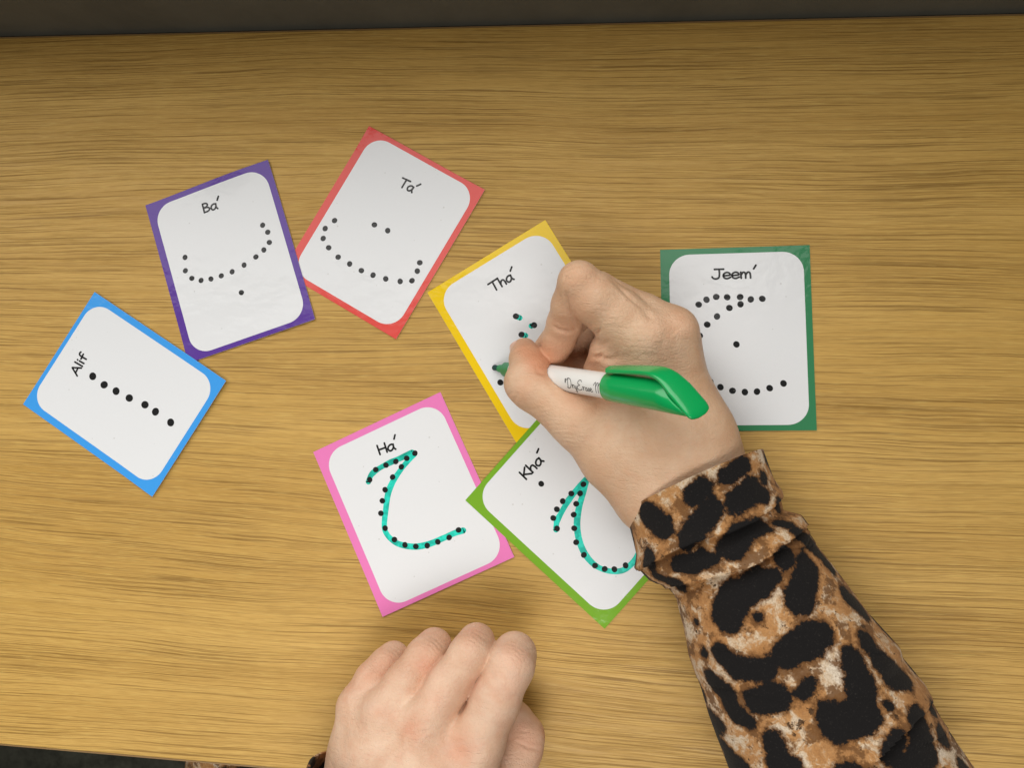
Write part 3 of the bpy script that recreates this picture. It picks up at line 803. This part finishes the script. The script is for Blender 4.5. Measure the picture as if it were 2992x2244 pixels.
# ---- left hand, a loose fist
C2 = lambda x, y: (x / 2.9105 + 880, y / 2.9105 + 1780)
def JZ(x, y, z, r): return J(*C2(x, y), z, r)
LW = [J(1190, 2290, 36, 24), J(1150, 2420, 34, 22), J(1150, 2620, 36, 25), J(1160, 2900, 40, 30)]
def left_hand(P):
    m = [chain(P, [JZ(1500, 1130, 43, 11.0), J(1330, 2300, 38, 14)]),
         chain(P, [JZ(1030, 990, 43, 10.5), J(1240, 2300, 37, 14)]),
         chain(P, [JZ(720, 890, 39, 10), J(1150, 2290, 34, 14)]),
         chain(P, [JZ(500, 840, 31, 9.5), J(1060, 2270, 29, 14)])]
    palm = m[0]
    for q in m[1:]: palm = smin(palm, q, 9)
    wr = None
    for (a, ra), (b, rb) in zip(LW[:-1], LW[1:]):
        for s in (-1, 1):
            q = seg(P, a + np.array([s * 11, 0, 0]), b + np.array([s * 10, 0, 0]), ra - 4, rb - 4)
            wr = q if wr is None else smin(wr, q, 9)
    palm = smin(palm, wr, 14)
    palm = smin(palm, seg(P, at(1080, 2180, 20), at(1330, 2250, 20), 14, 14), 10)
    palm = smin(palm, chain(P, [J(1440, 2330, 28, 12), J(1300, 2400, 30, 14)]), 10)
    idx = chain(P, [JZ(1500, 1130, 43, 10.4), JZ(1645, 800, 41, 9.9), JZ(1780, 480, 37, 9.6), JZ(1815, 385, 31, 8.6), JZ(1700, 560, 12, 8.2), JZ(1520, 800, 12, 7.4)], 3)
    mid = chain(P, [JZ(1030, 990, 43, 9.8), JZ(1250, 650, 41, 8.8), JZ(1440, 375, 37, 8.3), JZ(1490, 280, 31, 7.2), JZ(1370, 480, 11, 7.6), JZ(1230, 720, 12, 7.2)], 3)
    rin = chain(P, [JZ(720, 890, 39, 9.4), JZ(890, 630, 37, 8.6), JZ(1060, 405, 33, 8.1), JZ(1130, 315, 27, 7.0), JZ(1010, 500, 10, 7.2), JZ(940, 730, 11, 7)], 3)
    pin = chain(P, [JZ(500, 840, 31, 9.0), JZ(620, 610, 29, 8.1), JZ(730, 475, 25, 7.3), JZ(785, 405, 20, 6.0), JZ(720, 550, 9, 6.4), JZ(680, 730, 10, 6.2)], 3)
    th = chain(P, [J(1420, 2330, 28, 12), J(1493, 2240, 22, 10.0), J(1522, 2190, 20, 9.0), JZ(1880, 1075, 19, 8.8)], 3)
    th2 = chain(P, [JZ(1900, 1080, 19, 8.6), JZ(1800, 960, 16, 8.4), JZ(1700, 850, 14, 7.4)], 3)
    th = smin(th, th2, 2)
    d = smin(palm, idx, 4)
    for q, k in ((mid, 4), (rin, 4), (pin, 4)): d = smin(d, smin(palm, q, k), .4)
    for a, b, r in ((JZ(1330, 950, 37, 0), JZ(1440, 740, 32, 0), 7), (JZ(1440, 740, 29, 0), JZ(1540, 560, 13, 0), 6.5), (JZ(1010, 660, 25, 0), JZ(1210, 430, 12, 0), 6), (JZ(690, 620, 20, 0), JZ(840, 470, 10, 0), 5.2)): d = np.minimum(d, seg(P, a[0], b[0], r, r))
    d = smin(d, smin(palm, th, 5), .8)
    return d
V, F = surface_nets(left_hand, at(890, 2760, 0) * [1, 1, 0] + [-8, 0, -1], at(1640, 1800, 0) * [1, 1, 0] + [4, 3, 66], .66)
G2 = lambda L: [C2(a, b) for a, b in L]
creases = [
 (G2([(1440, 170), (1530, 190), (1600, 230)]), 3, .22, 25), (G2([(1800, 310), (1850, 350)]), 3, .2, 25),
 (G2([(1830, 1130), (1930, 1180), (2030, 1200)]), 4, .7, 10), (G2([(1850, 1030), (1910, 1050), (1940, 1030)]), 3.5, .35, 10), (G2([(1870, 1090), (1930, 1085)]), 3, .25, 10),
 (G2([(900, 1080), (1020, 1060), (1120, 1020)]), 5, .3, 30),
]
for (kx, ky, ax_, ay_) in ((1815, 345, .41, -.91), (1490, 250, .55, -.84), (1130, 290, .61, -.79), (790, 380, .65, -.76)):   # knuckle wrinkles
    for q in range(4):
        ox, oy = kx - ax_ * (q * 34 - 20), ky - ay_ * (q * 34 - 20)
        L_ = 95 - 12 * q
        creases.append((G2([(ox + ay_ * L_, oy - ax_ * L_), (ox + ax_ * 16, oy + ay_ * 16), (ox - ay_ * L_, oy + ax_ * L_)]), 2.6, .20 - .02 * q, 14))
for q in range(12):
    creases.append((G2([(700 + q * 60, 900 + 18 * (q % 4)), (760 + q * 60, 960 + 10 * (q % 3)), (850 + q * 55, 980 + 14 * (q % 5))]), 2.4, .09, 30))
bumps = [(C2(920, 1010), 34, -.9, 30), (C2(1350, 1230), 40, -1.3, 30), (C2(760, 1170), 40, -.7, 30), (C2(1130, 850), 36, .5, 30), (C2(620, 850), 40, .4, 25), (C2(1560, 1010), 45, .5, 30)]
reds = [(C2(930, 1020), 40, .34, 30), (C2(1350, 1210), 48, .42, 30), (C2(1150, 780), 46, .22, 30), (C2(1830, 400), 60, .25, 20), (C2(1780, 690), 50, .2, 20), (C2(1450, 230), 50, .18, 20),
        (C2(1060, 430), 60, .16, 20), (C2(640, 480), 70, .16, 15), (C2(1080, 200), 40, .14, 15), (C2(1950, 1100), 70, .22, 5), (C2(1060, 510), 30, .22, 20), (C2(1450, 650), 30, .2, 20), (C2(640, 880), 30, .14, 25), (C2(460, 640), 60, .12, 15)]
V, red, tan = finish(V, F, creases, bumps, reds, [.04])
hand_l = tag(body_part('hand', V, F, SKIN), 'left hand closed in a loose fist')
put_attr(hand_l, 'redness', red); put_attr(hand_l, 'tan', tan)

# ------------------------------------------------------------------ leopard print sleeves
D3 = lambda x, y: (x / 1.7206 + 1780, y / 1.7206 + 1280)
def sleeve(name, axis, left, right, spots, folds, zc, label, height=.80, rim_skew=None):
    """tube of cloth: axis = two points (px), left/right = silhouettes (px); folds = ridges (s, slope, amp, width)"""
    a = at(*axis[0], zc[0]); b = at(*axis[1], zc[1])
    ax = b - a; L = np.linalg.norm(ax); ax /= L
    side = np.cross(ax, [0, 0, 1.0]); side /= np.linalg.norm(side)
    up = np.cross(side, ax)
    def sl(px):
        z = zc[0]
        for _ in range(3):
            p = at(*px, z); s = (p - a) @ ax; z = np.interp(s, [0, L], zc)
        return s, (p - a) @ side
    l = np.array(sorted(sl(p) for p in left)); r = np.array(sorted(sl(p) for p in right))
    return a, ax, L, side, up, sl, l, r
def fbm(x, y, seed, octs=4):
    rs = np.random.RandomState(seed); out = 0; amp = 1
    for o in range(octs):
        for q in range(4):
            kx, ky = rs.normal(size=2) * 2 ** o; out = out + amp * np.sin(kx * x + ky * y + rs.uniform(0, 6.28)) / 4
        amp *= .55
    return out
LEFT = [D3(*p) for p in [(82, 372), (112, 480), (140, 585), (132, 650), (205, 712), (272, 738), (330, 790), (378, 960), (400, 1095), (462, 1260), (500, 1390), (540, 1500), (600, 1659), (690, 1900)]]
RIGHT = [D3(*p) for p in [(772, 62), (818, 200), (858, 268), (868, 362), (955, 388), (1042, 540), (1180, 720), (1290, 870), (1445, 1040), (1460, 1090), (1565, 1222), (1650, 1395), (1800, 1620), (2010, 1900)]]
SPOTS = [[(560, 860, 72), (590, 775, 68), (700, 705, 58), (770, 675, 34)], [(895, 765, 76), (945, 640, 52), (930, 600, 40)], [(830, 585, 50)], [(820, 1030, 60), (930, 960, 70), (985, 940, 56)],
 [(530, 1040, 42), (600, 1100, 48), (730, 1100, 50)], [(1130, 1055, 52), (1165, 1180, 64), (1160, 1290, 70), (1040, 1335, 68), (1000, 1285, 46)], [(890, 1205, 26), (925, 1155, 24)],
 [(1145, 775, 44), (1235, 855, 42)], [(1220, 985, 48)], [(1290, 1080, 58), (1330, 1130, 56), (1400, 1165, 46)], [(500, 1180, 46), (560, 1235, 52)], [(690, 1250, 56), (775, 1225, 58)],
 [(600, 1320, 52), (650, 1350, 36)], [(765, 1430, 44), (795, 1545, 56), (845, 1530, 36)], [(1000, 1615, 50), (1080, 1575, 60), (1150, 1590, 56)], [(1290, 1455, 56), (1320, 1415, 46)],
 [(1440, 1350, 66), (1460, 1470, 66), (1340, 1555, 42)], [(1590, 1440, 46)], [(1695, 1600, 46)], [(1430, 1640, 40), (1590, 1650, 56)], [(575, 1540, 38), (650, 1605, 48)], [(540, 1400, 32)],
 [(190, 385, 56), (260, 440, 56)], [(400, 295, 46), (440, 260, 46)], [(550, 205, 36), (640, 150, 42)], [(480, 365, 54), (400, 465, 54), (375, 495, 44)], [(600, 325, 54), (680, 270, 54), (740, 290, 36)],
 [(775, 115, 28), (800, 160, 24)], [(745, 210, 32)], [(705, 440, 42), (605, 480, 46), (565, 560, 42)], [(350, 625, 52), (450, 590, 46)], [(330, 715, 46)], [(830, 430, 34)],
 [(900, 480, 32), (1000, 540, 38), (1080, 645, 36)], [(820, 340, 34)], [(985, 430, 32), (1020, 490, 24)], [(195, 600, 46)], [(250, 690, 34)], [(1350, 900, 34), (1400, 960, 30)], [(1490, 1130, 36)], [(1560, 1320, 34)],
 [(460, 1050, 22)], [(700, 860, 20)], [(1700, 1450, 30)], [(1290, 1260, 20)], [(860, 1650, 40)], [(420, 900, 14)]]
def build_sleeve(axis, left, right, zc, spots, folds, rim, flat, seed, tail=0.0):
    a, ax, L, side, up, sl, l, r = sleeve('', axis, left, right, None, None, zc, '')
    Ns, Nt = 300, 300
    s0, s1 = min(l[0, 0], r[0, 0]), max(l[-1, 0], r[-1, 0]) + tail
    V = np.zeros((Ns, Nt, 3)); SS = np.zeros((Ns, Nt)); AR = np.zeros((Ns, Nt))
    th = np.linspace(0, 2 * np.pi, Nt, endpoint=False)     # 0 = right side, pi/2 = up, pi = left side
    c, sn = np.cos(th), np.sin(th)
    for i, u in enumerate(np.linspace(0, 1, Ns)):
        # the rim runs obliquely from the left corner to the right corner
        sr = r[0, 0] + u * (s1 - r[0, 0]); slf = l[0, 0] + u * (s1 - l[0, 0])
        sm = (sr + slf) / 2
        s = sm + (sr - slf) / 2 * c + rim * sn * (1 - u)
        lo = np.interp(s, l[:, 0], l[:, 1]); ro = np.interp(s, r[:, 0], r[:, 1])
        cen = (lo + ro) / 2; hwd = np.abs(ro - lo) / 2
        sg = np.sign(np.interp(s, r[:, 0], r[:, 1]) - cen)
        zc_s = np.interp(s, [0, L], zc)
        hz = np.minimum(hwd * flat, zc_s - .8)
        hzu = hwd * flat
        f = np.zeros(Nt)
        lat = c * hwd
        for (fs, slope, amp, wd, lat0, span) in folds:
            x = (s - (fs + slope * lat)) + 1.6 * np.sin(lat * .11 + fs)
            env = np.exp(-((lat - lat0) / span) ** 2)
            f += amp * env * np.where(x < 0, np.exp(x / (wd * 2.2)), -.75 * np.exp(-x / (wd * 1.2)))
        f += .55 * fbm(s * .06, th * 2.0, seed, 3) * np.clip((s - s0) / 20, .15, 1)
        upf = np.clip(sn, 0, 1) ** .5
        rad_z = np.where(sn > 0, hzu, hz) * sn + f * upf
        V[i] = a + np.outer(s, ax) + np.outer(cen + sg * c * (hwd + f * .25 * np.abs(c)), side) + np.outer(rad_z, up)
        V[i][:, 2] = np.maximum(V[i][:, 2], .7)
        SS[i] = s; AR[i] = hwd * (np.pi / 2 - th)             # arc length from the top line
    # spots of the print, measured along the cloth
    def cloth(px):
        s, o = sl(px)
        lo = np.interp(s, l[:, 0], l[:, 1]); ro = np.interp(s, r[:, 0], r[:, 1])
        cen = (lo + ro) / 2; hwd = abs(ro - lo) / 2
        k = np.clip((o - cen) / hwd * np.sign(ro - cen), -.985, .985)
        return s, hwd * math.asin(k), hwd
    D = np.full((Ns, Nt), 30.0)
    Ssp, Arc = SS, AR
    Arc = np.where(th[None, :] > 1.5 * np.pi, AR + 2 * np.pi * (AR / np.where(np.pi / 2 - th == 0, 1, np.pi / 2 - th)), AR)
    scale = 1.7206 * 7.15
    for sp in spots:
        P = [cloth(D3(x, y)) for x, y, _ in sp]
        R = [q[2] / scale for q in sp]
        pts = list(zip(P, R))
        if len(pts) == 1: pts = pts * 2
        for (p, ra), (q, rb) in zip(pts[:-1], pts[1:]):
            pa = np.stack([Ssp - p[0], Arc - p[1]], -1); ba = np.array([q[0] - p[0], q[1] - p[1]])
            h = np.clip((pa @ ba) / max(float(ba @ ba), 1e-6), 0, 1)
            d = np.linalg.norm(pa - h[..., None] * ba, axis=-1) - (ra + (rb - ra) * h)
            D = smin(D, d, 2.0)
    rs = np.random.RandomState(seed)
    for q in range(150 if spots else 260):                      # the rest of the print, round the back
        ps = rs.uniform(s0, s1); pa_ = rs.uniform(-95, 95)
        if spots and abs(pa_) < np.interp(ps, l[:, 0], np.abs(r[0, 1] - l[0, 1]) / 2 + 0 * l[:, 0]) * 1.55: continue
        ang = rs.uniform(0, 3.14); ln = rs.uniform(1, 6); rr = rs.uniform(2.5, 5)
        ba = np.array([math.cos(ang), math.sin(ang)]) * ln
        pa = np.stack([Ssp - ps, Arc - pa_], -1); h = np.clip((pa @ ba) / float(ba @ ba), 0, 1)
        D = smin(D, np.linalg.norm(pa - h[..., None] * ba, axis=-1) - rr, 1.5)
    # the cloth has a thickness: an inner skin turned in at the rim
    cenl = V.mean(1, keepdims=True)
    inner = V[:40].copy(); dirv = cenl[:40] - inner; dirv /= np.linalg.norm(dirv, axis=2, keepdims=True)
    inner = inner + dirv * 1.1
    allV = np.concatenate([inner[::-1].reshape(-1, 3), V.reshape(-1, 3)])
    allD = np.concatenate([D[:40][::-1].ravel(), D.ravel()])
    rowsN = Ns + 40
    I = np.arange(rowsN - 1)[:, None] * Nt; Jx = np.arange(Nt)[None, :]; J2 = (Jx + 1) % Nt
    Fq = np.stack([I + Jx, I + J2, I + Nt + J2, I + Nt + Jx], -1).reshape(-1, 4)
    o = body_part('sleeve', allV, Fq, LEO)
    put_attr(o, 'spot', allD)
    allS = np.concatenate([Ssp[:40][::-1].ravel(), Ssp.ravel()]); allA = np.concatenate([Arc[:40][::-1].ravel(), Arc.ravel()])
    uvl = o.data.uv_layers.new(name='weave')
    li = np.empty(len(o.data.loops), np.int32); o.data.loops.foreach_get('vertex_index', li)
    uv = np.stack([allS[li] * MM, allA[li] * MM], -1).astype(np.float32)
    uvl.data.foreach_set('uv', uv.ravel())
    return o
# folds: (position along the arm mm, slope across, height, width, lateral centre, lateral span)
FOLDS = [(22, .0, 3.4, 2.6, 0, 60), (36, .03, 3.8, 3.0, 0, 55), (30, -.35, 1.3, 2.5, -26, 12), (28, .5, 1.2, 2.2, 22, 10), (43, .35, 1.2, 2.6, -24, 13), (47, -.3, 1.2, 3.0, 26, 12),
         (88, .55, .8, 4, 28, 14), (112, -.04, 3.6, 3.0, 6, 32), (104, .5, .9, 4, 34, 12), (70, .5, .6, 4, -28, 12), (92, .6, .7, 4, -30, 12), (126, .0, 1.0, 4, 20, 20), (60, .9, .6, 5, 24, 14)]
o = build_sleeve((D3(440, 210), D3(1215, 1659)), LEFT, RIGHT, (31, 42), SPOTS, FOLDS, -2.0, .78, 3, tail=0)
tag(o, 'pushed up leopard print sleeve on the writing arm')
LEFT2 = [(912, 2214), (880, 2300), (870, 2420), (860, 2600), (850, 2800)]
RIGHT2 = [(1490, 2350), (1480, 2420), (1470, 2520), (1480, 2650), (1490, 2820)]
o = build_sleeve(((1195, 2270), (1165, 2780)), LEFT2, RIGHT2, (34, 40), [], [(14, .1, 1.5, 3, 0, 40), (26, -.1, 2, 3.5, 0, 40)], 0.0, .80, 8)
tag(o, 'leopard print cuff at the left wrist')

# ---- lap of the seated person, just under the desk edge
nx, ny = 90, 40
x0 = at(385, 2244, -130)[0]
V = []; spot = []; F = []
rs = np.random.RandomState(12)
bl = [(rs.uniform(0, 420), rs.uniform(0, 260), rs.uniform(6, 13), rs.uniform(6, 13)) for _ in range(70)]
for j in range(ny):
    for i in range(nx):
        x = i / (nx - 1) * 420; y = j / (ny - 1) * 260
        th_ = abs(math.sin(math.pi * (x + 4) / 212)) ** .55
        V.append((x0 + x, NEAR_Y + 30 - y, -215 + 75 * th_ + 2.5 * math.sin(x * .13 + y * .05)))
        spot.append(min(math.hypot((x - a) / b, (y - c) / d) - 1 for a, c, b, d in bl) * 8 - 7.5)
for j in range(ny - 1):
    for i in range(nx - 1): F.append((j * nx + i, (j + 1) * nx + i, (j + 1) * nx + i + 1, j * nx + i + 1))
lap = body_part('dress', V, F, LEO)
lap.data.uv_layers.new(name='weave')
put_attr(lap, 'spot', spot)
sm = lap.modifiers.new('thickness', 'SOLIDIFY'); sm.thickness = .003
tag(lap, 'leopard print cloth over the lap below the desk edge')
